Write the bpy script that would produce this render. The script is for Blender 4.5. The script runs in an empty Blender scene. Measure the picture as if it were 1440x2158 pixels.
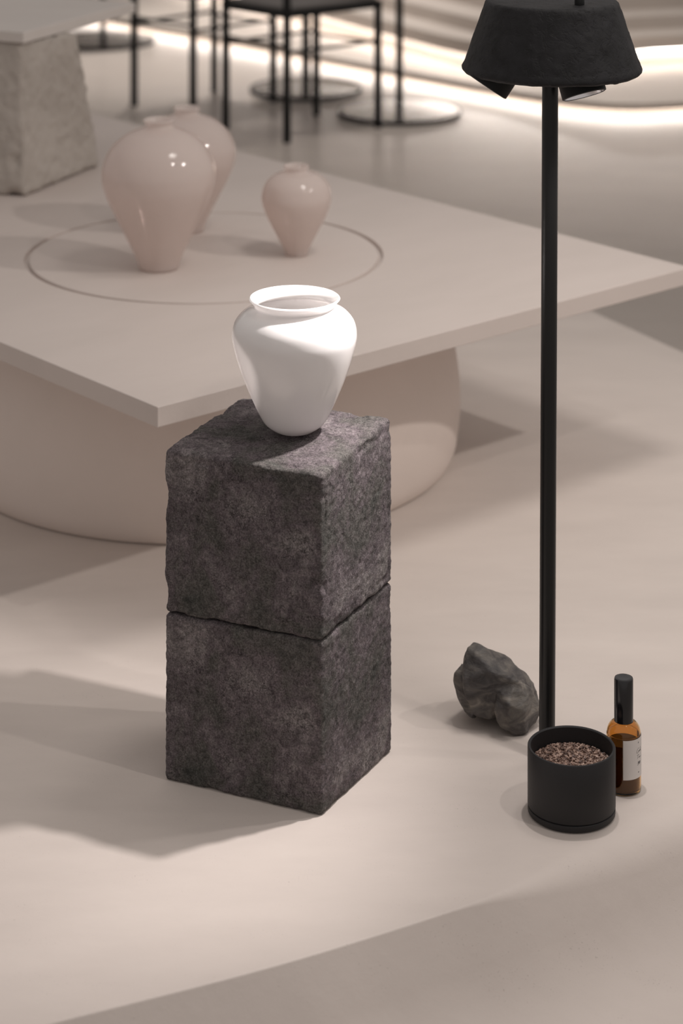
import bpy, bmesh, math, random
from mathutils import Vector, Matrix, noise

# ------------------------------------------------------------------ camera, world, lights
S = bpy.context.scene
C = S.collection
F = 4750.0          # focal length in pixels of the 1440 x 2158 frame
HOR = -685.0        # pixel row of the horizon
H = 1.5             # camera height above the raised floor
LOW = 0.14          # the surrounding floor lies this much lower

cam_d = bpy.data.cameras.new('camera')
cam = bpy.data.objects.new('camera', cam_d); C.objects.link(cam); S.camera = cam
cam.location = (0, 0, H); cam.rotation_euler = (math.pi / 2, 0, 0)
cam_d.sensor_fit = 'HORIZONTAL'; cam_d.sensor_width = 24.0
cam_d.lens = 24.0 * F / 1440.0
cam_d.shift_y = -(1079.0 - HOR) / 1440.0
cam_d.clip_end = 60
cam_d.dof.use_dof = True; cam_d.dof.focus_distance = 3.05; cam_d.dof.aperture_fstop = 4.3

w = bpy.data.worlds.new('room_ambience'); S.world = w; w.use_nodes = True
w.node_tree.nodes['Background'].inputs['Color'].default_value = (1.0, 0.935, 0.895, 1)
w.node_tree.nodes['Background'].inputs['Strength'].default_value = 0.43

S.view_settings.view_transform = 'Standard'; S.view_settings.look = 'None'
S.view_settings.gamma = 1.0; S.view_settings.use_curve_mapping = False
S.view_settings.exposure = 0.0

def spot(name, loc, aim, watts, deg, blend, rad, col=(1.0, 0.945, 0.90)):
    d = bpy.data.lights.new(name, 'SPOT'); d.energy = watts; d.spot_size = math.radians(deg)
    d.spot_blend = blend; d.shadow_soft_size = rad; d.color = col
    o = bpy.data.objects.new(name, d); C.objects.link(o); o.location = loc
    o.rotation_euler = (Vector(aim) - Vector(loc)).to_track_quat('-Z', 'Y').to_euler()
    return o
# ceiling track spots, above the frame
spot('ceiling_spot', (2.74, 2.84, 2.81), (-0.5, 4.6, 0.2), 150, 46, 0.8, 0.045)
spot('ceiling_spot', (1.34, 2.17, 2.81), (0.1, 3.7, 0.1), 36, 66, 0.9, 0.040)
spot('ceiling_downlight', (0.75, 3.55, 2.85), (0.55, 3.90, 0.0), 82, 66, 1.0, 0.30)
spot('ceiling_downlight', (-0.6, 9.9, 2.85), (-0.45, 9.75, 0.0), 380, 62, 1.0, 0.10)
spot('ceiling_downlight', (1.5, 8.6, 2.85), (1.1, 8.2, 0.0), 170, 66, 1.0, 0.10)

def at(px, py, z=0.0):
    d = (H - z) * F / (py - HOR)
    return Vector(((px - 720) / F * d, d, z))

# ------------------------------------------------------------------ helpers
def obj(name, me, mat, parent=None, smooth=False):
    o = bpy.data.objects.new(name, me); C.objects.link(o)
    if mat and not me.materials: me.materials.append(mat)
    if parent: o.parent = parent
    if smooth:
        for p in me.polygons: p.use_smooth = True
    return o
def from_bm(name, bm, mat, parent=None, smooth=False):
    bmesh.ops.recalc_face_normals(bm, faces=bm.faces)
    me = bpy.data.meshes.new(name); bm.to_mesh(me); bm.free()
    return obj(name, me, mat, parent, smooth)
def tag(o, label=None, cat=None, group=None, kind=None):
    if label: o['label'] = label
    if cat: o['category'] = cat
    if group: o['group'] = group
    if kind: o['kind'] = kind
    return o
def empty(name, loc=(0, 0, 0), rz=0):
    o = bpy.data.objects.new(name, None); C.objects.link(o); o.location = loc; o.rotation_euler = (0, 0, rz)
    o.empty_display_size = 0.05
    return o
def lathe_bm(profile, seg=64, bm=None, close=False):
    bm = bm or bmesh.new()
    rings = []
    for r, z in profile:
        if r < 1e-5: rings.append([bm.verts.new((0, 0, z))])
        else: rings.append([bm.verts.new((r * math.cos(2 * math.pi * i / seg), r * math.sin(2 * math.pi * i / seg), z)) for i in range(seg)])
    prs = list(zip(rings, rings[1:]))
    if close: prs.append((rings[-1], rings[0]))
    for a, b in prs:
        for i in range(seg):
            j = (i + 1) % seg
            if len(a) == 1 and len(b) == 1: continue
            if len(a) == 1: bm.faces.new((a[0], b[j], b[i]))
            elif len(b) == 1: bm.faces.new((a[i], a[j], b[0]))
            else: bm.faces.new((a[i], a[j], b[j], b[i]))
    return bm
def smooth_pts(pts, n):
    """Catmull-Rom through a polyline of tuples"""
    P = [Vector(p) for p in pts]; P = [P[0] * 2 - P[1]] + P + [P[-1] * 2 - P[-2]]
    out = []
    m = len(P) - 3
    for k in range(n + 1):
        t = k / n * m; i = min(int(t), m - 1); f = t - i
        a, b, c, d = P[i:i + 4]
        out.append(0.5 * ((2 * b) + (c - a) * f + (2 * a - 5 * b + 4 * c - d) * f * f + (3 * b - a - 3 * c + d) * f ** 3))
    return out
def tube_bm(pts, r, seg=12, bm=None):
    bm = bm or bmesh.new()
    pts = [Vector(p) for p in pts]
    rings = []
    for k, p in enumerate(pts):
        d = (pts[min(k + 1, len(pts) - 1)] - pts[max(k - 1, 0)]).normalized()
        q = d.to_track_quat('Z', 'Y')
        rings.append([bm.verts.new(p + q @ Vector((r * math.cos(2 * math.pi * i / seg), r * math.sin(2 * math.pi * i / seg), 0))) for i in range(seg)])
    for a, b in zip(rings, rings[1:]):
        for i in range(seg):
            j = (i + 1) % seg
            bm.faces.new((a[i], a[j], b[j], b[i]))
    bm.faces.new(rings[0][::-1]); bm.faces.new(rings[-1])
    return bm
def hexa_bm(c, bevel=0.0, seg=2):
    """box from 8 corners: bottom ring 0-3, top ring 4-7"""
    bm = bmesh.new(); v = [bm.verts.new(p) for p in c]
    for f in ((3, 2, 1, 0), (4, 5, 6, 7), (0, 1, 5, 4), (1, 2, 6, 5), (2, 3, 7, 6), (3, 0, 4, 7)):
        bm.faces.new([v[i] for i in f])
    if bevel: bmesh.ops.bevel(bm, geom=bm.edges[:], offset=bevel, segments=seg, affect='EDGES', profile=0.5)
    return bm
def auto_smooth(o, deg=40):
    me = o.data
    for p in me.polygons: p.use_smooth = True
    me.set_sharp_from_angle(angle=math.radians(deg))

# ------------------------------------------------------------------ materials
def mat(name, col=(0.5, 0.5, 0.5), rough=0.6, spec=0.5, metal=0.0):
    m = bpy.data.materials.new(name); m.use_nodes = True
    b = m.node_tree.nodes['Principled BSDF']
    b.inputs['Base Color'].default_value = (*col, 1); b.inputs['Roughness'].default_value = rough
    b.inputs['Specular IOR Level'].default_value = spec; b.inputs['Metallic'].default_value = metal
    return m, m.node_tree.nodes, m.node_tree.links, b
def ramp(N, stops, interp='LINEAR'):
    r = N.new('ShaderNodeValToRGB'); e = r.color_ramp; e.interpolation = interp
    while len(e.elements) < len(stops): e.elements.new(0.5)
    for s, (p, c) in zip(e.elements, stops): s.position = p; s.color = (*c, 1) if len(c) == 3 else c
    return r
def tex(N, L, scale, detail=4, rough=0.5, vec=None, dist=0.0):
    t = N.new('ShaderNodeTexNoise'); t.inputs['Scale'].default_value = scale
    t.inputs['Detail'].default_value = detail; t.inputs['Roughness'].default_value = rough
    t.inputs['Distortion'].default_value = dist
    if vec: L.new(vec, t.inputs['Vector'])
    return t
def mixc(N, L, kind, fac, a, b):
    m = N.new('ShaderNodeMix'); m.data_type = 'RGBA'; m.blend_type = kind
    if isinstance(fac, (int, float)): m.inputs['Factor'].default_value = fac
    else: L.new(fac, m.inputs['Factor'])
    for s, v in (('A', a), ('B', b)):
        i = [k for k in m.inputs if k.name == s and k.type == 'RGBA'][0]
        if isinstance(v, tuple): i.default_value = (*v, 1)
        else: L.new(v, i)
    return [k for k in m.outputs if k.type == 'RGBA'][0]
def bump(N, L, b, height, strength, dist):
    u = N.new('ShaderNodeBump'); u.inputs['Strength'].default_value = strength; u.inputs['Distance'].default_value = dist
    L.new(height, u.inputs['Height']); L.new(u.outputs['Normal'], b.inputs['Normal'])

def plaster(name, c1, c2, rough=0.55, spec=0.3, speck=0.0, streak=True):
    m, N, L, b = mat(name, c1, rough, spec)
    co = N.new('ShaderNodeTexCoord')
    mp = N.new('ShaderNodeMapping'); L.new(co.outputs['Object'], mp.inputs['Vector'])
    mp.inputs['Rotation'].default_value = (0, 0, -0.45); mp.inputs['Scale'].default_value = (1, 2.6 if streak else 1, 1)
    n1 = tex(N, L, 3.2, 6, 0.6, mp.outputs[0])
    r1 = ramp(N, [(0.3, c2), (0.7, c1)]); L.new(n1.outputs['Fac'], r1.inputs[0])
    col = r1.outputs[0]
    if speck:
        n2 = tex(N, L, 420, 2, 0.5, co.outputs['Object'])
        n3 = tex(N, L, 9, 3, 0.6, mp.outputs[0])
        r2 = ramp(N, [(0.66, (0, 0, 0)), (0.74, (1, 1, 1))]); L.new(n2.outputs['Fac'], r2.inputs[0])
        r3 = ramp(N, [(0.5, (0.05, 0.05, 0.05)), (0.68, (1, 1, 1))]); L.new(n3.outputs['Fac'], r3.inputs[0])
        mm = N.new('ShaderNodeMath'); mm.operation = 'MULTIPLY'
        L.new(r2.outputs[0], mm.inputs[0]); L.new(r3.outputs[0], mm.inputs[1])
        m2 = N.new('ShaderNodeMath'); m2.operation = 'MULTIPLY'; L.new(mm.outputs[0], m2.inputs[0]); m2.inputs[1].default_value = speck
        col = mixc(N, L, 'MIX', m2.outputs[0], col, (0.16, 0.13, 0.11))
    L.new(col, b.inputs['Base Color'])
    n4 = tex(N, L, 60, 6, 0.65, co.outputs['Object'])
    bump(N, L, b, n4.outputs['Fac'], 0.12, 0.004)
    return m
M = {}
M['floor'] = plaster('raised_microcement', (0.66, 0.585, 0.535), (0.60, 0.53, 0.485), 0.55, 0.3, 0.55)
M['lowfloor'] = plaster('polished_microcement', (0.50, 0.44, 0.395), (0.45, 0.395, 0.355), 0.30, 0.5)
M['table'] = plaster('table_microcement', (0.60, 0.525, 0.485), (0.565, 0.495, 0.455), 0.5, 0.35)
M['drum'] = plaster('drum_microcement', (0.74, 0.64, 0.585), (0.69, 0.60, 0.545), 0.6, 0.25, streak=False)
M['bench'] = plaster('bench_plaster', (0.52, 0.46, 0.41), (0.48, 0.42, 0.375), 0.6, 0.25)
M['wall'] = plaster('wall_plaster', (0.5, 0.45, 0.40), (0.46, 0.41, 0.37), 0.8, 0.2, streak=False)

def stone_mat():
    m, N, L, b = mat('dark_lava_stone', (0.06, 0.055, 0.055), 0.85, 0.25)
    co = N.new('ShaderNodeTexCoord'); o = co.outputs['Object']
    n1 = tex(N, L, 13, 6, 0.62, o, 0.5)
    r1 = ramp(N, [(0.28, (0.066, 0.069, 0.061)), (0.42, (0.126, 0.115, 0.108)), (0.54, (0.160, 0.132, 0.140)), (0.70, (0.28, 0.252, 0.245))]); L.new(n1.outputs['Fac'], r1.inputs[0])
    n2 = tex(N, L, 460, 4, 0.7, o)
    r2 = ramp(N, [(0.34, (0.22, 0.22, 0.22)), (0.5, (0.5, 0.5, 0.5)), (0.66, (0.85, 0.85, 0.85))]); L.new(n2.outputs['Fac'], r2.inputs[0])
    c = mixc(N, L, 'OVERLAY', 0.85, r1.outputs[0], r2.outputs[0])
    n5 = tex(N, L, 95, 6, 0.7, o, 0.8)
    r5 = ramp(N, [(0.36, (0.25, 0.25, 0.25)), (0.5, (0.5, 0.5, 0.5)), (0.68, (0.75, 0.75, 0.75))]); L.new(n5.outputs['Fac'], r5.inputs[0])
    c = mixc(N, L, 'OVERLAY', 0.8, c, r5.outputs[0])
    wv = N.new('ShaderNodeMix'); wv.data_type = 'VECTOR'; wv.inputs['Factor'].default_value = 0.06
    nw = tex(N, L, 60, 4, 0.6, o); L.new(o, wv.inputs[4]); L.new(nw.outputs['Color'], wv.inputs[5])
    ve = N.new('ShaderNodeTexVoronoi'); ve.feature = 'DISTANCE_TO_EDGE'; ve.inputs['Scale'].default_value = 62; L.new(wv.outputs[1], ve.inputs['Vector'])
    re = ramp(N, [(0.015, (0.75, 0.75, 0.75)), (0.05, (0, 0, 0))]); L.new(ve.outputs['Distance'], re.inputs[0])
    nm = tex(N, L, 26, 3, 0.6, o); rm = ramp(N, [(0.5, (0, 0, 0)), (0.62, (1, 1, 1))]); L.new(nm.outputs['Fac'], rm.inputs[0])
    me_ = N.new('ShaderNodeMath'); me_.operation = 'MULTIPLY'; L.new(re.outputs[0], me_.inputs[0]); L.new(rm.outputs[0], me_.inputs[1])
    c = mixc(N, L, 'MIX', me_.outputs[0], c, (0.012, 0.011, 0.011))
    v = N.new('ShaderNodeTexVoronoi'); v.inputs['Scale'].default_value = 38; L.new(o, v.inputs['Vector'])
    r3 = ramp(N, [(0.10, (1, 1, 1)), (0.22, (0, 0, 0))]); L.new(v.outputs['Distance'], r3.inputs[0])
    n3 = tex(N, L, 30, 3, 0.5, o); r4 = ramp(N, [(0.56, (0, 0, 0)), (0.66, (0.35, 0.35, 0.35))]); L.new(n3.outputs['Fac'], r4.inputs[0])
    mm = N.new('ShaderNodeMath'); mm.operation = 'MULTIPLY'; L.new(r3.outputs[0], mm.inputs[0]); L.new(r4.outputs[0], mm.inputs[1])
    c = mixc(N, L, 'MIX', mm.outputs[0], c, (0.42, 0.39, 0.37))
    L.new(c, b.inputs['Base Color'])
    n4 = tex(N, L, 130, 8, 0.75, o)
    bump(N, L, b, n4.outputs['Fac'], 1.0, 0.006)
    return m
M['stone'] = stone_mat()

def rock_mat():
    m, N, L, b = mat('dark_river_rock', (0.05, 0.05, 0.05), 0.5, 0.35)
    co = N.new('ShaderNodeTexCoord'); o = co.outputs['Object']
    mp = N.new('ShaderNodeMapping'); L.new(o, mp.inputs['Vector']); mp.inputs['Scale'].default_value = (1.0, 1.0, 2.2); mp.inputs['Rotation'].default_value = (0.3, 0.5, 0)
    n1 = tex(N, L, 22, 6, 0.6, mp.outputs[0], 1.2)
    r1 = ramp(N, [(0.30, (0.030, 0.027, 0.027)), (0.48, (0.085, 0.076, 0.072)), (0.60, (0.14, 0.125, 0.11)), (0.72, (0.25, 0.22, 0.19))]); L.new(n1.outputs['Fac'], r1.inputs[0])
    L.new(r1.outputs[0], b.inputs['Base Color'])
    n2 = tex(N, L, 60, 5, 0.6, mp.outputs[0], 0.8)
    bump(N, L, b, n2.outputs['Fac'], 0.5, 0.004)
    return m
M['rock'] = rock_mat()

def shade_mat():
    m, N, L, b = mat('black_clay', (0.02, 0.019, 0.02), 0.6, 0.3)
    co = N.new('ShaderNodeTexCoord'); o = co.outputs['Object']
    n1 = tex(N, L, 40, 6, 0.6, o)
    r1 = ramp(N, [(0.35, (0.007, 0.0065, 0.007)), (0.7, (0.017, 0.016, 0.018))]); L.new(n1.outputs['Fac'], r1.inputs[0])
    L.new(r1.outputs[0], b.inputs['Base Color'])
    n2 = tex(N, L, 75, 6, 0.65, o, 0.6)
    r2 = ramp(N, [(0.36, (0, 0, 0)), (0.46, (0.7, 0.7, 0.7)), (0.8, (1, 1, 1))]); L.new(n2.outputs['Fac'], r2.inputs[0])
    bump(N, L, b, r2.outputs[0], 0.45, 0.003)
    return m
M['shade'] = shade_mat()
M['black'] = mat('black_metal', (0.008, 0.008, 0.008), 0.32, 0.4)[0]
M['blackmatte'] = mat('black_matte_metal', (0.006, 0.006, 0.006), 0.5, 0.25)[0]
M['disc'] = mat('polished_dark_steel', (0.30, 0.28, 0.27), 0.22, 0.5, 0.9)[0]
M['seat'] = mat('grey_leather', (0.16, 0.145, 0.135), 0.5, 0.3)[0]
M['reflector'] = mat('silver_reflector', (0.85, 0.83, 0.84), 0.25, 0.5, 1.0)[0]
def emit(name, col, s):
    m, N, L, b = mat(name, col); b.inputs['Emission Color'].default_value = (*col, 1); b.inputs['Emission Strength'].default_value = s
    return m
M['lens'] = emit('lamp_lens', (1.0, 0.95, 0.93), 1.6)
M['led'] = emit('led_strip', (1.0, 0.94, 0.88), 14.0)
M['led_low'] = emit('led_strip_low', (1.0, 0.94, 0.88), 8.0)

def pot_mat():
    m, N, L, b = mat('black_stoneware', (0.016, 0.015, 0.016), 0.55, 0.4)
    co = N.new('ShaderNodeTexCoord')
    n = tex(N, L, 300, 4, 0.6, co.outputs['Object']); bump(N, L, b, n.outputs['Fac'], 0.15, 0.001)
    return m
M['pot'] = pot_mat()
def gran_mat():
    m, N, L, b = mat('brown_granules', (0.12, 0.07, 0.05), 0.35, 0.5)
    co = N.new('ShaderNodeTexCoord')
    n = tex(N, L, 180, 2, 0.5, co.outputs['Object'])
    r = ramp(N, [(0.35, (0.07, 0.038, 0.028)), (0.5, (0.20, 0.12, 0.09)), (0.66, (0.48, 0.34, 0.27))]); L.new(n.outputs['Fac'], r.inputs[0])
    L.new(r.outputs[0], b.inputs['Base Color'])
    return m
M['gran'] = gran_mat()

def opal(name, col, trans_col, tw, rough, see=0.0, coat=1.0):
    """opal glass: diffuse body that lets light through, under a clear gloss"""
    m, N, L, b = mat(name, col, rough, 0.5)
    out = N['Material Output']
    b.inputs['Coat Weight'].default_value = coat; b.inputs['Coat Roughness'].default_value = 0.03
    t = N.new('ShaderNodeBsdfTranslucent'); t.inputs['Color'].default_value = (*trans_col, 1)
    ms = N.new('ShaderNodeMixShader'); ms.inputs[0].default_value = tw
    L.new(b.outputs[0], ms.inputs[1]); L.new(t.outputs[0], ms.inputs[2])
    last = ms
    if see:
        tr = N.new('ShaderNodeBsdfTransparent'); tr.inputs['Color'].default_value = (0.95, 0.9, 0.88, 1)
        m2 = N.new('ShaderNodeMixShader'); m2.inputs[0].default_value = see
        L.new(ms.outputs[0], m2.inputs[1]); L.new(tr.outputs[0], m2.inputs[2]); last = m2
    L.new(last.outputs[0], out.inputs['Surface'])
    return m
M['white_glass'] = opal('white_opal_glass', (0.86, 0.84, 0.83), (0.9, 0.87, 0.86), 0.30, 0.12)
M['pink_glass'] = opal('pink_opal_glass', (0.79, 0.74, 0.71), (0.90, 0.815, 0.78), 0.42, 0.10, 0.42)
def glass(name, col, rough=0.02):
    m, N, L, b = mat(name, col, rough)
    b.inputs['Transmission Weight'].default_value = 1.0; b.inputs['IOR'].default_value = 1.45
    return m
M['amber'] = glass('amber_glass', (0.80, 0.50, 0.20))
M['liquid'] = mat('dark_liquid', (0.07, 0.03, 0.010), 0.1, 0.5)[0]
M['liquid'].node_tree.nodes['Principled BSDF'].inputs['Transmission Weight'].default_value = 0.5
M['paper'] = mat('paper_label', (0.74, 0.69, 0.66), 0.7, 0.2)[0]
M['ink'] = mat('grey_ink', (0.16, 0.15, 0.15), 0.8, 0.1)[0]
M['cap'] = mat('gloss_black_plastic', (0.010, 0.009, 0.010), 0.12, 0.6)[0]
M['travertine'] = None
def trav():
    m, N, L, b = mat('rough_travertine', (0.5, 0.45, 0.40), 0.85, 0.2)
    co = N.new('ShaderNodeTexCoord'); o = co.outputs['Object']
    n1 = tex(N, L, 7, 6, 0.65, o)
    r1 = ramp(N, [(0.3, (0.40, 0.355, 0.315)), (0.7, (0.52, 0.47, 0.425))]); L.new(n1.outputs['Fac'], r1.inputs[0])
    L.new(r1.outputs[0], b.inputs['Base Color'])
    n2 = tex(N, L, 45, 6, 0.7, o); bump(N, L, b, n2.outputs['Fac'], 0.7, 0.01)
    return m
M['travertine'] = trav()
M['slab'] = plaster('pale_stone_slab', (0.60, 0.55, 0.51), (0.56, 0.51, 0.475), 0.45, 0.4)

# ------------------------------------------------------------------ the setting
# surrounding lower floor
bm = bmesh.new()
v = [bm.verts.new(p) for p in ((-7, -2, -LOW), (7, -2, -LOW), (7, 14.0, -LOW), (-7, 14.0, -LOW))]
bm.faces.new(v)
r = bmesh.ops.extrude_face_region(bm, geom=bm.faces[:])
bmesh.ops.translate(bm, vec=(0, 0, -0.1), verts=[e for e in r['geom'] if isinstance(e, bmesh.types.BMVert)])
tag(from_bm('floor', bm, M['lowfloor']), kind='structure')
# back wall
tag(from_bm('wall_back', hexa_bm([(-7, 14.0, -LOW - 0.1), (7, 14.0, -LOW - 0.1), (7, 14.2, -LOW - 0.1), (-7, 14.2, -LOW - 0.1),
    (-7, 14.0, 3.2), (7, 14.0, 3.2), (7, 14.2, 3.2), (-7, 14.2, 3.2)]), M['wall']), kind='structure')

# raised display platform with a swept plaster skirt along its front
front = [at(-700, 2330), at(100, 2158), at(600, 2029), at(1021, 1897), at(1159, 1846), at(1245, 1806), at(1440, 1724)]
front[0] = front[1] + (front[1] - front[2]).normalized() * 2.2
rear = [at(1440, 741), at(1250, 656)]
d_r = (rear[1] - rear[0]).normalized()
d_f = (front[-1] - front[-2]).normalized()
# where the extended front and side lines meet
A_ = Matrix(((d_f.x, d_r.x), (d_f.y, d_r.y))).inverted() @ Vector((rear[0].x - front[-1].x, rear[0].y - front[-1].y))
corner = front[-1] + d_f * A_.x
fl = smooth_pts(front[1:], 48)
fl = [front[0]] + fl + [corner]
back_r = rear[1] + d_r * 1.1
back_l = back_r + Vector((-d_r.y, d_r.x, 0)) * 3.2
left_f = front[0]
bm = bmesh.new()
def arc_len(P):
    s = [0]
    for a, b in zip(P, P[1:]): s.append(s[-1] + (b - a).length)
    return s
rows = []
for k, p in enumerate(fl):
    d = (fl[min(k + 1, len(fl) - 1)] - fl[max(k - 1, 0)]).normalized()
    nrm = Vector((d.y, -d.x, 0))
    px = 720 + p.x / p.y * F
    t = min(max((px - 950) / 420, 0), 1); t = t * t * (3 - 2 * t)
    rr = 0.004 + 0.062 * t                       # edge rounding grows towards the lamp
    prof = []
    sl = math.radians(62)
    for i in range(7):
        a = sl * i / 6
        prof.append((-rr * math.tan(sl / 2) + rr * math.sin(a), -rr + rr * math.cos(a)))
    x0, z0 = prof[-1]
    r2 = 0.15
    zc = -LOW + r2 * (1 - math.cos(sl))
    x1 = x0 + (z0 - zc) / math.tan(sl)
    for i in range(7):
        a = sl * (1 - i / 6)
        prof.append((x1 + r2 * (math.sin(sl) - math.sin(a)), -LOW + r2 * (1 - math.cos(a)) + 0.0005))
    rows.append([bm.verts.new(p + nrm * x + Vector((0, 0, z))) for x, z in prof])
for a, b in zip(rows, rows[1:]):
    for i in range(len(a) - 1): bm.faces.new((a[i], a[i + 1], b[i + 1], b[i]))
far = [bm.verts.new(p) for p in (back_r, back_l)]
bm.faces.new([r[0] for r in rows] + far)
for a, b in ((rows[-1][0], far[0]), (far[0], far[1]), (far[1], rows[0][0])):
    a2 = bm.verts.new(a.co - Vector((0, 0, LOW))); b2 = bm.verts.new(b.co - Vector((0, 0, LOW)))
    bm.faces.new((a, b, b2, a2))
o = from_bm('floor_platform', bm, M['floor']); auto_smooth(o, 30); tag(o, kind='structure')

# ------------------------------------------------------------------ dark stone blocks
def rough_block(name, c8, r, amp, n, m, seed=0, freq=1.0, lumps=0.0, flat_bottom=True, flat_top=False):
    """rounded, noise-worn hexahedron; corners c8: bottom ring 0-3, top ring 4-7"""
    c8 = [Vector(p) for p in c8]
    base = sum(c8[:4], Vector()) / 4
    size = Vector(((c8[1] - c8[0]).length, (c8[3] - c8[0]).length, (c8[4] - c8[0]).length))
    def warp(u, v, t):
        lo = (c8[0] * (1 - u) + c8[1] * u) * (1 - v) + (c8[3] * (1 - u) + c8[2] * u) * v
        hi = (c8[4] * (1 - u) + c8[5] * u) * (1 - v) + (c8[7] * (1 - u) + c8[6] * u) * v
        return lo * (1 - t) + hi * t
    bm = bmesh.new(); cache = {}
    half = size / 2
    def vert(i, j, k):
        if (i, j, k) in cache: return cache[(i, j, k)]
        p = Vector(((i / n - 0.5) * size.x, (j / n - 0.5) * size.y, (k / n - 0.5) * size.z))
        q = Vector([max(-half[a] + r, min(half[a] - r, p[a])) for a in range(3)])
        d = p - q
        nr = d.normalized() if d.length > 1e-9 else Vector((0, 0, 1))
        p = q + nr * r if d.length > 1e-9 else p
        s = Vector((seed * 7.3, seed * 3.1, seed * 1.7))
        h = noise.fractal(p * 120 * freq + s, 0.6, 2.1, 4) * amp + noise.noise(p * 12 * freq + s) * amp * 0.9
        if lumps:
            e = sum(1 for a in range(3) if abs(abs(p[a]) - half[a]) < r * 2.5)
            if e >= 2: h -= max(0, noise.noise(p * 28 + s * 2) - 0.05) * lumps
        p = p + nr * h
        if flat_bottom: p.z = max(p.z, -half.z)
        if flat_top: p.z = min(p.z, half.z)
        uvw = [p[a] / size[a] + 0.5 for a in range(3)]
        vv = bm.verts.new(warp(*uvw) - base); cache[(i, j, k)] = vv
        return vv
    for ax in range(3):
        for side in (0, n):
            for a in range(n):
                for b in range(n):
                    q = []
                    for da, db in ((0, 0), (1, 0), (1, 1), (0, 1)):
                        idx = [0, 0, 0]; idx[ax] = side; idx[(ax + 1) % 3] = a + da; idx[(ax + 2) % 3] = b + db
                        q.append(vert(*idx))
                    bm.faces.new(q)
    o = from_bm(name, bm, m); o.location = base
    for p in o.data.polygons: p.use_smooth = True
    return o
Fb, Lb, Rb = at(678, 1722), at(346, 1643), at(827, 1581)
Bb = Lb + Rb - Fb
def zat(p, py): return H - (py - HOR) * p.y / F
jf, jl, jr = zat(Fb, 1353), zat(Lb, 1291), zat(Rb, 1224); jb = jl + jr - jf
tf, tl, tr = zat(Fb, 1001), zat(Lb, 946), zat(Rb, 879); tb = zat(Bb, 836)
def up(p, z): return Vector((p.x, p.y, z))
joint = min(jf, jl, jr)
low_c = [Fb, Rb, Bb, Lb] + [up(Fb, jf - .001), up(Rb, jr - .001), up(Bb, jb - .001), up(Lb, jl - .001)]
up_c = [up(Fb, jf), up(Rb, jr), up(Bb, jb), up(Lb, jl), up(Fb, tf), up(Rb, tr), up(Bb, tb), up(Lb, tl)]
o = rough_block('stone_block', low_c, 0.006, 0.0010, 96, M['stone'], 1, lumps=0.004, flat_top=True)
tag(o, 'dark grey rough stone block on the pale floor, lower one of the stacked pair', 'stone block', 'stacked dark stone blocks')
o = rough_block('stone_block', up_c, 0.006, 0.0010, 96, M['stone'], 2, lumps=0.006)
top_block = o
tag(o, 'dark grey rough stone block carrying the white vase, upper one of the stacked pair', 'stone block', 'stacked dark stone blocks')

# ------------------------------------------------------------------ vases
def vase(name, loc, profile, thick, m, label, group=None):
    prof = smooth_pts([(r, z, 0) for r, z in profile], 60)
    outer = [(p.x, p.y) for p in prof]
    inner = []
    for k, (r, z) in enumerate(outer):
        a = outer[max(k - 1, 0)]; b = outer[min(k + 1, len(outer) - 1)]
        d = Vector((b[0] - a[0], b[1] - a[1])).normalized()
        inner.append((max(r - d.y * thick, 0.002), max(z + d.x * thick, thick * 1.4)))
    rim = outer[-1]
    loop = [(0.0, 0.0015), (outer[0][0] * 0.8, 0.0015)] + outer + [((outer[-1][0] + inner[-1][0]) / 2 , rim[1] + thick * 0.5)] + inner[::-1] + [(0.0, thick * 1.4)]
    bm = lathe_bm(loop, 96)
    o = from_bm(name, bm, m); o.location = loc
    auto_smooth(o, 60)
    tag(o, label, 'vase', group)
    return o
px_m = 0.000701 * 0.9375
vb = at(621, 905, (tf + tr + tl + tb) / 4)
top_z = tf * 0.5 + 0.5 * (tl + tr) / 2
near = [v.co.z for v in top_block.data.vertices if (v.co + top_block.location - vb).xy.length < 0.033 and v.co.z > 0.1]
vb.x *= 0.9955; vb.y *= 0.9955
vb.z = max(near) + top_block.location.z - 0.0005
K = 0.9375
vase('white_vase', vb, [(0.026 * K, 0.0), (0.031 * K, 0.002), (0.044 * K, 0.012 * K), (0.0535 * K, 0.028 * K), (0.0705 * K, 0.066 * K), (0.0835 * K, 0.102 * K),
     (0.0905 * K, 0.128 * K), (0.0918 * K, 0.143 * K), (0.088 * K, 0.159 * K), (0.077 * K, 0.172 * K), (0.0645 * K, 0.178 * K), (0.0592 * K, 0.1815 * K), (0.0605 * K, 0.186 * K), (0.0672 * K, 0.1935 * K)],
     0.0028, M['white_glass'], 'glossy white opal glass vase with flared rim standing on the dark stone blocks')

TZ = 0.406 * K                                   # height of the low table's top
big = [(0.034, 0.0), (0.038, 0.003), (0.043, 0.02), (0.062, 0.062), (0.083, 0.105), (0.102, 0.148), (0.110, 0.178), (0.108, 0.210), (0.093, 0.243), (0.066, 0.268), (0.040, 0.280), (0.029, 0.285), (0.027, 0.291), (0.031, 0.299)]
sm_ = [(0.0215, 0.0), (0.0235, 0.002), (0.026, 0.012), (0.043, 0.045), (0.060, 0.078), (0.0705, 0.107), (0.0715, 0.125), (0.064, 0.148), (0.047, 0.164), (0.031, 0.170), (0.0245, 0.173), (0.0245, 0.178), (0.0265, 0.183)]
def sc(pr, a, b): return [(r * a, z * b) for r, z in pr]
grp = 'pink glass vases on the low table'
vase('pink_vase', at(335, 566, TZ), sc(big, K * 1.04, K), 0.004, M['pink_glass'], 'big milky pink glass vase within the table ring, largest of the three pink vases', grp)
vase('pink_vase', at(394, 487, TZ), sc(big, K * 0.95, K * 0.885), 0.004, M['pink_glass'], 'milky pink glass vase half hidden behind the biggest pink vase', grp)
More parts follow.
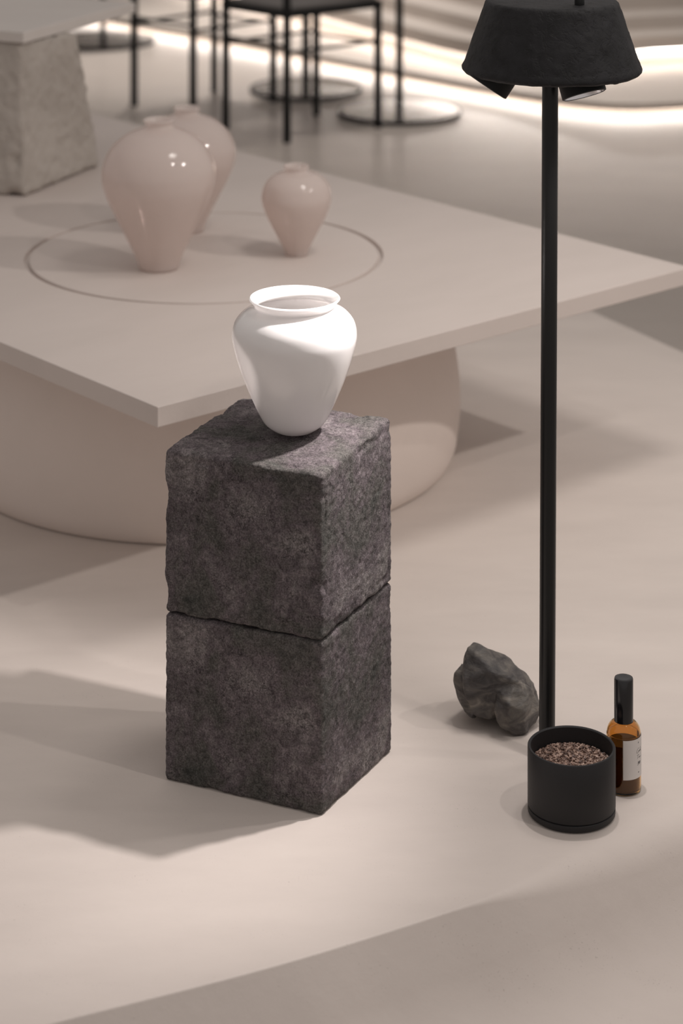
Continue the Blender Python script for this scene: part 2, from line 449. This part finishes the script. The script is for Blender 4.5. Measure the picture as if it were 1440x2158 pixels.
vase('pink_vase', at(625, 537, TZ), sc(sm_, K, K), 0.0032, M['pink_glass'], 'small milky pink glass vase with short neck standing apart in the table ring', grp)

# ------------------------------------------------------------------ low table
fc = at(332, 858, TZ); rc = at(1455, 563, TZ)
u_ = (rc - fc).normalized(); v_ = Vector((-u_.y, u_.x, 0)); Wd = (rc - fc).length; Ln = 2.42 * K
cen = at(431, 536, TZ); cr = 371 / F * cen.y * 1.0
thick = 44 / F * fc.y
cu, cv = (cen - fc).dot(u_), (cen - fc).dot(v_)
tbl = empty('low_table', (fc + u_ * cu + v_ * cv) - Vector((0, 0, TZ)), math.atan2(u_.y, u_.x))
tag(tbl, 'long low pale microcement table with round inset ring on a wide drum base', 'table')
# local frame: x along u, y along v, origin under the ring's centre
x0, x1, y0, y1 = -cu, Wd - cu, -cv, Ln - cv
angs = [2 * math.pi * i / 144 for i in range(144)]
angs += [math.atan2(y, x) % (2 * math.pi) for x in (x0, x1) for y in (y0, y1)]
angs = sorted(set(round(a, 6) for a in angs))
bm = bmesh.new(); gw = 0.0048
ring_r = [[], [], [], []]
for a in angs:
    c, s = math.cos(a), math.sin(a)
    t = min([q for q in ((x1 / c if c > 1e-9 else 9e9), (x0 / c if c < -1e-9 else 9e9), (y1 / s if s > 1e-9 else 9e9), (y0 / s if s < -1e-9 else 9e9))])
    ring_r[0].append(bm.verts.new(((cr + gw) * c, (cr + gw) * s, TZ)))
    ring_r[1].append(bm.verts.new((t * c, t * s, TZ)))
    ring_r[2].append(bm.verts.new((t * c, t * s, TZ - thick)))
    ring_r[3].append(bm.verts.new(((cr + gw) * c, (cr + gw) * s, TZ - thick)))
n = len(angs)
for a, b in ((0, 1), (1, 2), (2, 3), (3, 0)):
    for i in range(n):
        j = (i + 1) % n
        bm.faces.new((ring_r[a][i], ring_r[a][j], ring_r[b][j], ring_r[b][i]))
o = from_bm('table_top', bm, M['table'], tbl)
bv = o.modifiers.new('edge', 'BEVEL'); bv.width = 0.0015; bv.segments = 2; bv.limit_method = 'ANGLE'; bv.angle_limit = math.radians(50)
o = from_bm('groove_floor', lathe_bm([(cr - gw + 0.0002, TZ - 0.011), (cr + gw - 0.0002, TZ - 0.011), (cr + gw - 0.0002, TZ - 0.007), (cr - gw + 0.0002, TZ - 0.007)], 144, close=True), M['table'], tbl)
o = from_bm('inset_disc', lathe_bm([(0, TZ - thick), (cr - gw, TZ - thick), (cr - gw, TZ - 0.001), (cr - gw - 0.001, TZ), (0, TZ)], 144), M['table'], tbl)
Rr = 0.527 * K; tz = TZ - thick
dp = smooth_pts([(Rr * 0.945, 0.0, 0), (Rr * 0.965, 0.006, 0), (Rr * 0.987, 0.035, 0), (Rr, 0.10, 0), (Rr * 0.992, 0.17, 0), (Rr * 0.962, 0.25, 0), (Rr * 0.925, tz, 0)], 30)
o = from_bm('drum_base', lathe_bm([(0, 0.0)] + [(p.x, p.y) for p in dp] + [(0, tz)], 144), M['drum'], tbl); auto_smooth(o, 40)
o2 = obj('drum_base', o.data, None, tbl); o2.location = (0, 0.96 * K, 0)

# ------------------------------------------------------------------ rough stone stand on the table
sb = 0.759 * K
A0, A1 = at(50, 92, sb), at(285, 27, sb)
ua = (A1 - A0).normalized(); va = Vector((-ua.y, ua.x, 0)); la = (A1 - A0).length
st = empty('stone_side_table', up((A0 + ua * 0.22 + va * 0.2), TZ))
tag(st, 'rough travertine pedestal side table with thin pale slab, standing on the low table', 'side table')
def loc8(lo, hi): return lo + hi
cb = at(52, 417, TZ); cbr = at(214, 349, TZ)
vb2 = Vector((-(cbr - cb).y, (cbr - cb).x, 0)).normalized()
ct = A0 + va * 0.012 + ua * 0.005
col8 = [cb, cbr, cbr + vb2 * 0.34, cb + vb2 * 0.34,
        up(ct, sb), up(at(163, 66, sb), sb), up(at(163, 66, sb) + va * 0.34, sb), up(ct + va * 0.34, sb)]
o = rough_block('pedestal', col8, 0.012, 0.0040, 44, M['travertine'], 5, freq=0.4, lumps=0.012)
o.parent = st; o.location = o.location - st.location
sl8 = [A0, A1, A1 + va * 0.48, A0 + va * 0.48]; th = 0.026 * K
o = from_bm('slab', hexa_bm([p - st.location for p in sl8] + [p + Vector((0, 0, th)) - st.location for p in sl8], 0.002), M['slab'], st)

# ------------------------------------------------------------------ floor lamp
Y0 = H * F / (1600 - HOR); X0 = (1153 - 720) / F * Y0; ppm = Y0 / F
lamp = empty('floor_lamp', (X0, Y0, 0)); lamp.rotation_euler = (0, math.radians(0.28), 0)
tag(lamp, 'slim black floor lamp with conical clay shade and two small spotlights', 'lamp')
pr = 17.0 * ppm
z_top = zat(Vector((0, Y0, 0)), 0); z_w = zat(Vector((0, Y0, 0)), 142)
r_b = 190 * ppm; r_t = 139 * ppm
o = from_bm('pole', lathe_bm([(0, 0.004), (pr, 0.004), (pr, z_top - 0.013), (0, z_top - 0.013)], 48), M['black'], lamp); auto_smooth(o)
o = from_bm('base_flange', lathe_bm([(0, 0), (0.020, 0), (0.020, 0.003), (0.018, 0.004), (0, 0.004)], 48), M['black'], lamp); auto_smooth(o)
# shade: hollow cone with a rounded lower edge, worn surface
prof = []
for i in range(26): t = i / 25; prof.append((r_t + (r_b - 0.003 - r_t) * t, z_top + (z_w + 0.006 - z_top) * t))
prof = [(0.0, z_top), (r_t * 0.3, z_top), (r_t * 0.6, z_top), (r_t * 0.85, z_top), (r_t - 0.003, z_top), (r_t - 0.0008, z_top - 0.0012)] + prof[1:]
for a in (20, 50, 85, 120, 155): prof.append((r_b - 0.006 + 0.006 * math.cos(math.radians(a - 25)), z_w - 0.006 * math.sin(math.radians(a - 25))))
prof += [(r_b - 0.0125, z_w - 0.004), (r_b - 0.015, z_w + 0.001), (r_t - 0.009, z_top - 0.012), (0.0, z_top - 0.012)]
bm = lathe_bm(prof, 160)
bm.normal_update()
for vv in bm.verts:
    nn = noise.fractal(vv.co * 48, 0.8, 2.1, 4)
    dd = noise.noise(vv.co * 95 + Vector((3, 1, 2)))
    vv.co += vv.normal * (nn * 0.0006 - max(0, dd - 0.28) * 0.0022)
o = from_bm('shade', bm, M['shade'], lamp, True); auto_smooth(o, 50)
o.location = ((1163 - 1153) * ppm * 0.3, 0, 0)
# short stem above the shade
sp = at(1220, 10, z_top)
o = from_bm('stem', lathe_bm([(0, 0), (0.0068, 0), (0.0068, 0.16), (0, 0.16)], 32), M['black'], lamp); auto_smooth(o)
o.location = (sp.x - X0 - 0.004, sp.y - Y0, z_top - 0.001)
def spot_head(end, n, L, r, lit, deg):
    n = Vector(n).normalized()
    q = (-n).to_track_quat('Z', 'Y')
    # local +Z points backwards into the shade; mouth at z = 0
    bm = lathe_bm([(r - 0.002, 0.0), (r, 0.001), (r, L), (0.0, L), (0, L - 0.004), (r - 0.003, L - 0.004)], 64, close=True)
    o = from_bm('spot_head', bm, M['blackmatte'], lamp); auto_smooth(o, 35)
    o.location = end; o.rotation_mode = 'QUATERNION'; o.rotation_quaternion = q
    rf = from_bm('reflector', lathe_bm([(r - 0.0025, 0.0008), (r - 0.005, 0.012), (r - 0.011, 0.022), (r - 0.0125, 0.022), (r - 0.0045, 0.0085), (r - 0.0022, 0.0045)], 64, close=True), M['reflector'], o); auto_smooth(rf, 35)
    ln = from_bm('lens', lathe_bm([(0, 0.020), (r - 0.0105, 0.020), (r - 0.0105, 0.023), (0, 0.023)], 48), M['lens'], o)
    d = bpy.data.lights.new('lamp_light', 'SPOT'); d.energy = lit; d.spot_size = math.radians(deg); d.spot_blend = 0.9; d.shadow_soft_size = 0.012; d.color = (1.0, 0.94, 0.92)
    lo = bpy.data.objects.new('lamp_light', d); C.objects.link(lo); lo.parent = o; lo.location = (0, 0, -0.004)
    return o
yy = Y0 - 0.055
spot_head(Vector(((1230 - 720) / F * yy - X0 - 0.003, -0.055, H - (201 - HOR) * yy / F)), (0.24, -0.30, -0.92), 0.058, 0.0308, 7.5, 115)
yy = Y0 - 0.040
spot_head(Vector(((1024 - 720) / F * yy - X0 - 0.003, -0.040, H - (184 - HOR) * yy / F)), (-0.55, -0.10, -0.83), 0.050, 0.0305, 31.0, 70)

# ------------------------------------------------------------------ dark rock beside the lamp
yr = H * F / (1520 - HOR)
def rp(px, py, dy=0.0):
    y = yr + dy
    return Vector(((px - 720) / F * y, y, max(H - (py - HOR) * y / F, 0.0)))
def hull(bm, pts):
    vs = [bm.verts.new(p) for p in pts]
    bmesh.ops.convex_hull(bm, input=vs)
def rock():
    base = up(rp(1050, 1520), 0)
    me_parts = []
    bm = bmesh.new()
    # main upright body
    hull(bm, [p - base for p in (rp(984, 1366), rp(999, 1356, 0.01), rp(1022, 1366, 0.0), rp(1072, 1390, 0.02), rp(1108, 1420, 0.015), rp(1132, 1460, 0.01), rp(1142, 1500, 0.0),
        rp(975, 1400, -0.005), rp(976, 1440, -0.028), rp(984, 1478, -0.03), rp(1003, 1512, -0.030), rp(1032, 1520, -0.030), rp(1030, 1420, -0.03), rp(1090, 1440, -0.03), rp(1098, 1450, -0.03),
        rp(1000, 1400, 0.05), rp(1060, 1420, 0.06), rp(1110, 1470, 0.05), rp(1000, 1480, 0.05), rp(1100, 1520, 0.04), rp(1130, 1520, 0.01))])
    b1 = bm
    bm = bmesh.new()
    # front lobe leaning to the pole
    hull(bm, [p - base for p in (rp(1048, 1455, -0.03), rp(1088, 1436, -0.025), rp(1118, 1452, -0.02), rp(1140, 1500, -0.015), rp(1132, 1530, -0.025), rp(1106, 1552, -0.045), rp(1080, 1556, -0.05),
        rp(1052, 1536, -0.048), rp(1042, 1505, -0.045), rp(1070, 1490, -0.055), rp(1104, 1500, -0.05), rp(1060, 1470, 0.02), rp(1130, 1490, 0.02), rp(1100, 1540, 0.0))])
    b2 = bm
    bm = bmesh.new()
    # side bulge
    hull(bm, [p - base for p in (rp(972, 1398, 0.01), rp(958, 1424, 0.0), rp(957, 1445, 0.0), rp(964, 1472, -0.005), rp(976, 1495, -0.01), rp(990, 1440, -0.018), rp(990, 1480, -0.02), rp(980, 1503, -0.022), rp(996, 1517, -0.03), rp(1005, 1515, 0.0), rp(985, 1400, 0.02), rp(980, 1480, 0.04), rp(1000, 1440, 0.05))])
    b3 = bm
    me = bpy.data.meshes.new('rock'); acc = bmesh.new()
    for b in (b1, b2, b3):
        t = bpy.data.meshes.new('t'); b.to_mesh(t); b.free(); acc.from_mesh(t); bpy.data.meshes.remove(t)
    acc.to_mesh(me); acc.free()
    o = bpy.data.objects.new('rock', me); C.objects.link(o)
    m = o.modifiers.new('r', 'REMESH'); m.mode = 'VOXEL'; m.voxel_size = 0.0018
    s = o.modifiers.new('s', 'SMOOTH'); s.factor = 0.5; s.iterations = 5
    dg = bpy.context.evaluated_depsgraph_get(); dg.update()
    me2 = bpy.data.meshes.new_from_object(o.evaluated_get(dg))
    o.modifiers.clear(); o.data = me2
    bm = bmesh.new(); bm.from_mesh(me2); bm.normal_update()
    for vv in bm.verts:
        a = noise.ridged_multi_fractal(vv.co * 26 + Vector((1, 5, 2)), 0.9, 2.0, 4, 1.0, 2.0)
        b = noise.noise(vv.co * 40)
        vv.co += vv.normal * ((a - 1.0) * 0.0022 + b * 0.0016)
    zmin = min(vv.co.z for vv in bm.verts)
    for vv in bm.verts: vv.co.z -= zmin
    bm.to_mesh(me2); bm.free()
    me2.materials.clear(); me2.materials.append(M['rock'])
    for p in me2.polygons: p.use_smooth = True
    o.location = base
    tag(o, 'dark grey faceted rock lying on the pale floor beside the lamp pole', 'rock')
    return o
rock()

# ------------------------------------------------------------------ pot of granules
pc = at(1205, 1712); pR = 92.5 / F * pc.y; pH = H - (1571 - HOR) * pc.y / F
pot = empty('pot', pc); tag(pot, 'round black stoneware pot filled with brown granules in front of the lamp', 'pot')
t_ = 0.0042
o = from_bm('body', lathe_bm([(0, 0.011), (pR - 0.0016, 0.011), (pR - 0.0006, 0.0115), (pR, 0.0125), (pR, pH - 0.0015), (pR - 0.001, pH), (pR - t_ + 0.001, pH), (pR - t_, pH - 0.001), (pR - t_, 0.016), (0, 0.016)], 128), M['pot'], pot); auto_smooth(o, 35)
o = from_bm('foot_ring', lathe_bm([(0, 0.0), (pR - 0.004, 0.0), (pR - 0.0012, 0.002), (pR - 0.0002, 0.0035), (pR - 0.0002, 0.0095), (pR - 0.001, 0.0102), (pR - 0.004, 0.0108), (0, 0.0108)], 128), M['pot'], pot); auto_smooth(o, 35)
rnd = random.Random(4)
bm = bmesh.new(); gz = H - (1604 - HOR) * pc.y / F
ico = bmesh.new(); bmesh.ops.create_icosphere(ico, subdivisions=1, radius=1.0)
iv = [v.co.copy() for v in ico.verts]; ifc = [[v.index for v in f.verts] for f in ico.faces]; ico.free()
gR = pR - t_ - 0.001
lathe_bm([(0, 0.0162), (gR - 0.0004, 0.0162), (gR - 0.0004, gz - 0.0025), (0, gz - 0.0015)], 64, bm)
for k in range(2600):
    rr = gR * math.sqrt(rnd.random()); a = rnd.random() * 6.283
    s = rnd.uniform(0.0010, 0.0019)
    rr = min(rr, gR - s)
    z = gz - 0.0015 + rnd.uniform(-0.0005, 0.0016) + 0.0015 * noise.noise(Vector((rr * math.cos(a) * 60, rr * math.sin(a) * 60, 0)))
    st_ = Vector((rnd.uniform(.7, 1.3), rnd.uniform(.7, 1.3), rnd.uniform(.7, 1.0))) * s
    vs = [bm.verts.new((rr * math.cos(a) + c.x * st_.x, rr * math.sin(a) + c.y * st_.y, z + c.z * st_.z)) for c in iv]
    for f in ifc: bm.faces.new([vs[i] for i in f])
o = from_bm('granules', bm, M['gran']); o.location = pc
tag(o, 'glistening brown granules filling the black pot', 'granules', kind='stuff')

# ------------------------------------------------------------------ spray bottle
bc = at(1315, 1662); bR = 36.5 / F * bc.y; bH = H - (1427 - HOR) * bc.y / F
bot = empty('spray_bottle', bc); tag(bot, 'small amber glass spray bottle with black cap and paper label beside the pot', 'bottle')
sh = 0.082 * K; nk = 0.101 * K
gp = smooth_pts([(bR * 0.86, 0.0, 0), (bR * 0.96, 0.0015, 0), (bR, 0.005, 0), (bR, 0.03, 0), (bR, sh - 0.006, 0), (bR * 0.985, sh, 0), (bR * 0.90, sh + 0.0075, 0), (bR * 0.72, sh + 0.0130, 0), (bR * 0.52, sh + 0.0155, 0)], 44)
outer = [(p.x, p.y) for p in gp] + [(bR * 0.42, sh + 0.0165), (bR * 0.42, sh + 0.024)]
tg = 0.0016
inner = [(max(r - tg, 0.004), max(z - (0.0012 if z > sh else 0), 0.004)) for r, z in outer[3:]]
inner[-1] = (outer[-1][0] - tg, outer[-1][1])
o = from_bm('glass', lathe_bm([(0, 0.001), (bR * 0.7, 0.001)] + outer + inner[::-1] + [(0, 0.004)], 96), M['amber'], bot); auto_smooth(o, 40)
liq = [(max(r - tg - 0.0003, 0), max(z, 0.0045)) for r, z in outer[3:-3] if z < 0.068 * 1.0]
o = from_bm('liquid', lathe_bm([(0, 0.0045)] + liq + [(0, liq[-1][1])], 96), M['liquid'], bot); auto_smooth(o, 40)
c0 = nk - 0.003; cR = 20.0 / F * bc.y
o = from_bm('cap', lathe_bm([(0, c0), (cR, c0), (cR, bH - 0.0018), (cR - 0.0006, bH - 0.0005), (cR - 0.0018, bH), (cR * 0.6, bH - 0.0003), (0, bH - 0.0004)], 64), M['cap'], bot); auto_smooth(o, 40)
# label wrapped round the right front
za, zb = 0.0241 * K, 0.0800 * K
a0, a1 = math.radians(-90 - 9), math.radians(-90 + 118)
bm = bmesh.new(); cols = []
for i in range(41):
    a = a0 + (a1 - a0) * i / 40
    cols.append([bm.verts.new(((bR + rr) * math.cos(a), (bR + rr) * math.sin(a), z)) for rr, z in ((0.00015, za), (0.00015, zb), (0.00035, zb), (0.00035, za))])
for a, b in zip(cols, cols[1:]):
    for i in range(4): bm.faces.new((a[i], b[i], b[(i + 1) % 4], a[(i + 1) % 4]))
bm.faces.new(cols[0]); bm.faces.new(cols[-1][::-1])
lab = from_bm('label', bm, M['paper'], bot); auto_smooth(lab, 40); lab['label'] = 'pale paper label with fine handwritten script'
# pen strokes of the script, as on the label: small initial, two cursive words, a scribble, a footer
def strokes(polys, ca, cz, sa, sz, wd):
    bm = bmesh.new(); R2 = bR + 0.00045
    for pl in polys:
        P = smooth_pts([(x, y, 0) for x, y in pl], max(8, 6 * len(pl)))
        pts = []
        for p in P:
            a = ca + p.x * sa / R2
            pts.append(Vector((R2 * math.cos(a), R2 * math.sin(a), cz + p.y * sz)))
        tube_bm(pts, wd, 5, bm)
    return bm
ca = math.radians(-90 + 46)
pen = []
pen.append(([[(0, 0), (0.3, 1), (0.6, 0)], [(0.15, 0.4), (0.45, 0.45)]], 0.0735, 0.0022))
pen.append(([[(0.9, 1.6), (0.3, 1.9), (-0.6, 1.0), (-1.0, 0.1), (-0.3, -0.2), (0.5, 0.3), (0.2, 0.7)],
             [(0.2, 0.7), (0.6, 0.2), (0.9, 0.7), (1.0, 0.2), (1.4, 0.7), (1.5, 0.2), (1.8, 0.9), (2.2, 2.0), (2.0, 1.0), (2.1, 0.2), (2.6, 0.4)]], 0.0605, 0.0030))
pen.append(([[(-0.8, 1.5), (0.2, 1.7), (1.0, 1.5)], [(0.1, 1.6), (-0.2, 0.7), (-0.4, -0.2)], [(0.3, 0.5), (0.8, 0.1), (1.0, 0.6), (1.1, 0.1), (1.5, 0.6), (1.7, 0.1), (2.1, 0.5), (2.5, 0.3)]], 0.0520, 0.0028))
pen.append(([[(-0.2, 0.2), (0.2, 1.4), (0.5, 0.1), (0.9, 1.3), (1.1, 0.0), (1.6, 1.3), (1.7, 0.1), (2.2, 1.2)], [(-0.4, -0.4), (0.8, 0.0), (2.0, 0.1)], [(0.0, 0.8), (1.0, 0.9), (2.2, 0.7)]], 0.0435, 0.0027))
pen.append(([[(0.2, 0), (0.4, 0.6), (0.6, 0), (0.8, 0.6), (1.0, 0)], [(1.3, 0.8), (1.3, 0)]], 0.0315, 0.0017))
for polys, z, s in pen:
    from_bm('script', strokes(polys, ca, z * K, s, s, 0.00016), M['ink'], lab)

# ------------------------------------------------------------------ chairs behind
def fl_at(px, py): return at(px, py, -LOW)
def chair(N_, L_, R_, label):
    """N_ and L_ carry the back; R_ is the seat's front corner; fourth leg completes the rectangle"""
    F_ = L_ + R_ - N_
    base = (N_ + L_ + R_ + F_) / 4
    root = empty('chair', base); tag(root, label, 'chair', 'slender black chairs round the pedestal tables')
    seat_z = 0.462; rl = 0.0145
    loc = lambda p, z: Vector((p.x - base.x, p.y - base.y, z))
    for p, top in ((N_, 0.80), (L_, 0.80), (R_, seat_z - 0.01), (F_, seat_z - 0.01)):
        o = from_bm('leg', tube_bm([loc(p, 0), loc(p, top)], rl, 12), M['blackmatte'], root); auto_smooth(o)
    for a, b, z in ((N_, L_, 0.335), (N_, R_, 0.315), (L_, F_, 0.315), (R_, F_, 0.305)):
        o = from_bm('stretcher', tube_bm([loc(a, z), loc(b, z)], 0.0065, 10), M['blackmatte'], root); auto_smooth(o)
    ux = (R_ - N_).normalized(); uy = (L_ - N_).normalized()
    e = 0.012
    q = [loc(N_ - ux * e - uy * e, 0), loc(R_ + ux * e - uy * e, 0), loc(F_ + ux * e + uy * e, 0), loc(L_ - ux * e + uy * e, 0)]
    Z = lambda z: Vector((0, 0, z))
    from_bm('seat_frame', hexa_bm([p + Z(seat_z - 0.026) for p in q] + [p + Z(seat_z) for p in q], 0.003), M['blackmatte'], root)
    c = sum(q, Vector()) / 4
    q2 = [c + (p - c) * 0.93 for p in q]
    o = from_bm('seat', hexa_bm([p + Z(seat_z - 0.002) for p in q2] + [p + Z(seat_z + 0.012) for p in q2], 0.005), M['seat'], root); auto_smooth(o)
    bow = [loc(N_ + (L_ - N_) * t - ux * 0.05 * math.sin(math.pi * t), 0.755) for t in [i / 10 for i in range(11)]]
    bm = bmesh.new()
    rows = [[bm.verts.new(p + Vector((ux.x * d, ux.y * d, z))) for d, z in ((-0.007, -0.05), (0.007, -0.05), (0.007, 0.05), (-0.007, 0.05))] for p in bow]
    for a, b in zip(rows, rows[1:]):
        for i in range(4): bm.faces.new((a[i], b[i], b[(i + 1) % 4], a[(i + 1) % 4]))
    bm.faces.new(rows[0]); bm.faces.new(rows[-1][::-1])
    o = from_bm('backrest', bm, M['seat'], root); auto_smooth(o, 50)
    return root
chair(fl_at(407, 245), fl_at(283, 222), fl_at(576, 214), 'black metal chair with slim legs behind the biggest pink vase')
chair(fl_at(605, 301), fl_at(476, 273), fl_at(797, 269), 'black metal chair with grey seat behind the small pink vase')

# ------------------------------------------------------------------ pedestal tables behind
def ped(px, py, r, pr_, label):
    c = fl_at(px, py)
    root = empty('pedestal_table', c); tag(root, label, 'table', 'pedestal tables in the background')
    o = from_bm('base_disc', lathe_bm([(0, 0), (r, 0), (r, 0.012), (r - 0.003, 0.015), (0, 0.016)], 96), M['disc'], root); auto_smooth(o, 35)
    rim = from_bm('disc_edge', lathe_bm([(r - 0.0005, 0), (r + 0.0025, 0), (r + 0.0025, 0.014), (r, 0.0165), (r - 0.004, 0.0162), (r - 0.0005, 0.006)], 96, close=True), M['blackmatte'], root); auto_smooth(rim, 35)
    o = from_bm('pole', lathe_bm([(0, 0.011), (pr_, 0.011), (pr_, 0.72), (0, 0.72)], 32), M['blackmatte'], root); auto_smooth(o)
    o = from_bm('table_top', lathe_bm([(0, 0.72), (0.262, 0.72), (0.265, 0.725), (0.265, 0.738), (0.262, 0.742), (0, 0.742)], 96), M['blackmatte'], root); auto_smooth(o, 35)
ped(645, 192, 0.219, 0.016, 'black pedestal table whose round base lies under a grey seated chair')
ped(842, 240, 0.229, 0.014, 'black pedestal table with round polished base beside the grey seated chair')
ped(217, 90, 0.228, 0.013, 'black pedestal table far behind the travertine stand')

# ------------------------------------------------------------------ curved stepped bench with light strips
bn = empty('stepped_bench', fl_at(1100, 160)); tag(bn, 'curved stepped plaster bench with light strips glowing under its edges', 'bench')
bo = bn.location
low_l = smooth_pts([at(px, py, 0.06 - LOW) for px, py in ((-150, -25), (80, 10), (300, 48), (480, 80), (660, 114), (880, 155), (1020, 181), (1150, 203), (1300, 218), (1440, 214), (1700, 195), (2100, 150))], 70)
upp_l = smooth_pts([at(px, py, 0.14 - LOW) for px, py in ((-150, -150), (80, -120), (300, -68), (550, 0), (660, 30), (820, 74), (970, 112), (1080, 125), (1200, 124), (1345, 108), (1440, 102), (1700, 90), (2100, 70))], 70)
YB = 13.95
def offs(line, d):
    out = []
    for k, p in enumerate(line):
        t = (line[min(k + 1, len(line) - 1)] - line[max(k - 1, 0)]).normalized()
        out.append(p + Vector((-t.y, t.x, 0)) * d)
    return out
def tier(name, line, z0, z1, m, depth=None):
    bm = bmesh.new(); rows = []
    bk = offs(line, depth) if depth else [Vector((p.x * 1.25, YB, 0)) for p in line]
    for p, b in zip(line, bk):
        rows.append([bm.verts.new((x - bo.x, y - bo.y, z - LOW - bo.z)) for x, y, z in ((p.x, p.y, z0), (p.x, p.y, z1), (b.x, b.y, z1), (b.x, b.y, z0))])
    for a, b in zip(rows, rows[1:]):
        for i in range(4): bm.faces.new((a[i], b[i], b[(i + 1) % 4], a[(i + 1) % 4]))
    bm.faces.new(rows[0]); bm.faces.new(rows[-1][::-1])
    o = from_bm(name, bm, m, bn); auto_smooth(o, 35)
    return o
tier('riser', offs(low_l, 0.10), 0.0, 0.035, M['bench'])
tier('light_strip', offs(low_l, 0.075), 0.022, 0.034, M['led_low'], 0.02)
tier('step', low_l, 0.035, 0.06, M['bench'])
tier('riser', offs(upp_l, 0.10), 0.06, 0.14, M['bench'])
tier('light_strip', offs(upp_l, 0.06), 0.126, 0.139, M['led'], 0.02)
tier('step', upp_l, 0.14, 0.195, M['bench'])
tier('step', offs(upp_l, 0.16), 0.195, 0.25, M['bench'])
tier('step', offs(upp_l, 0.34), 0.25, 0.305, M['bench'])
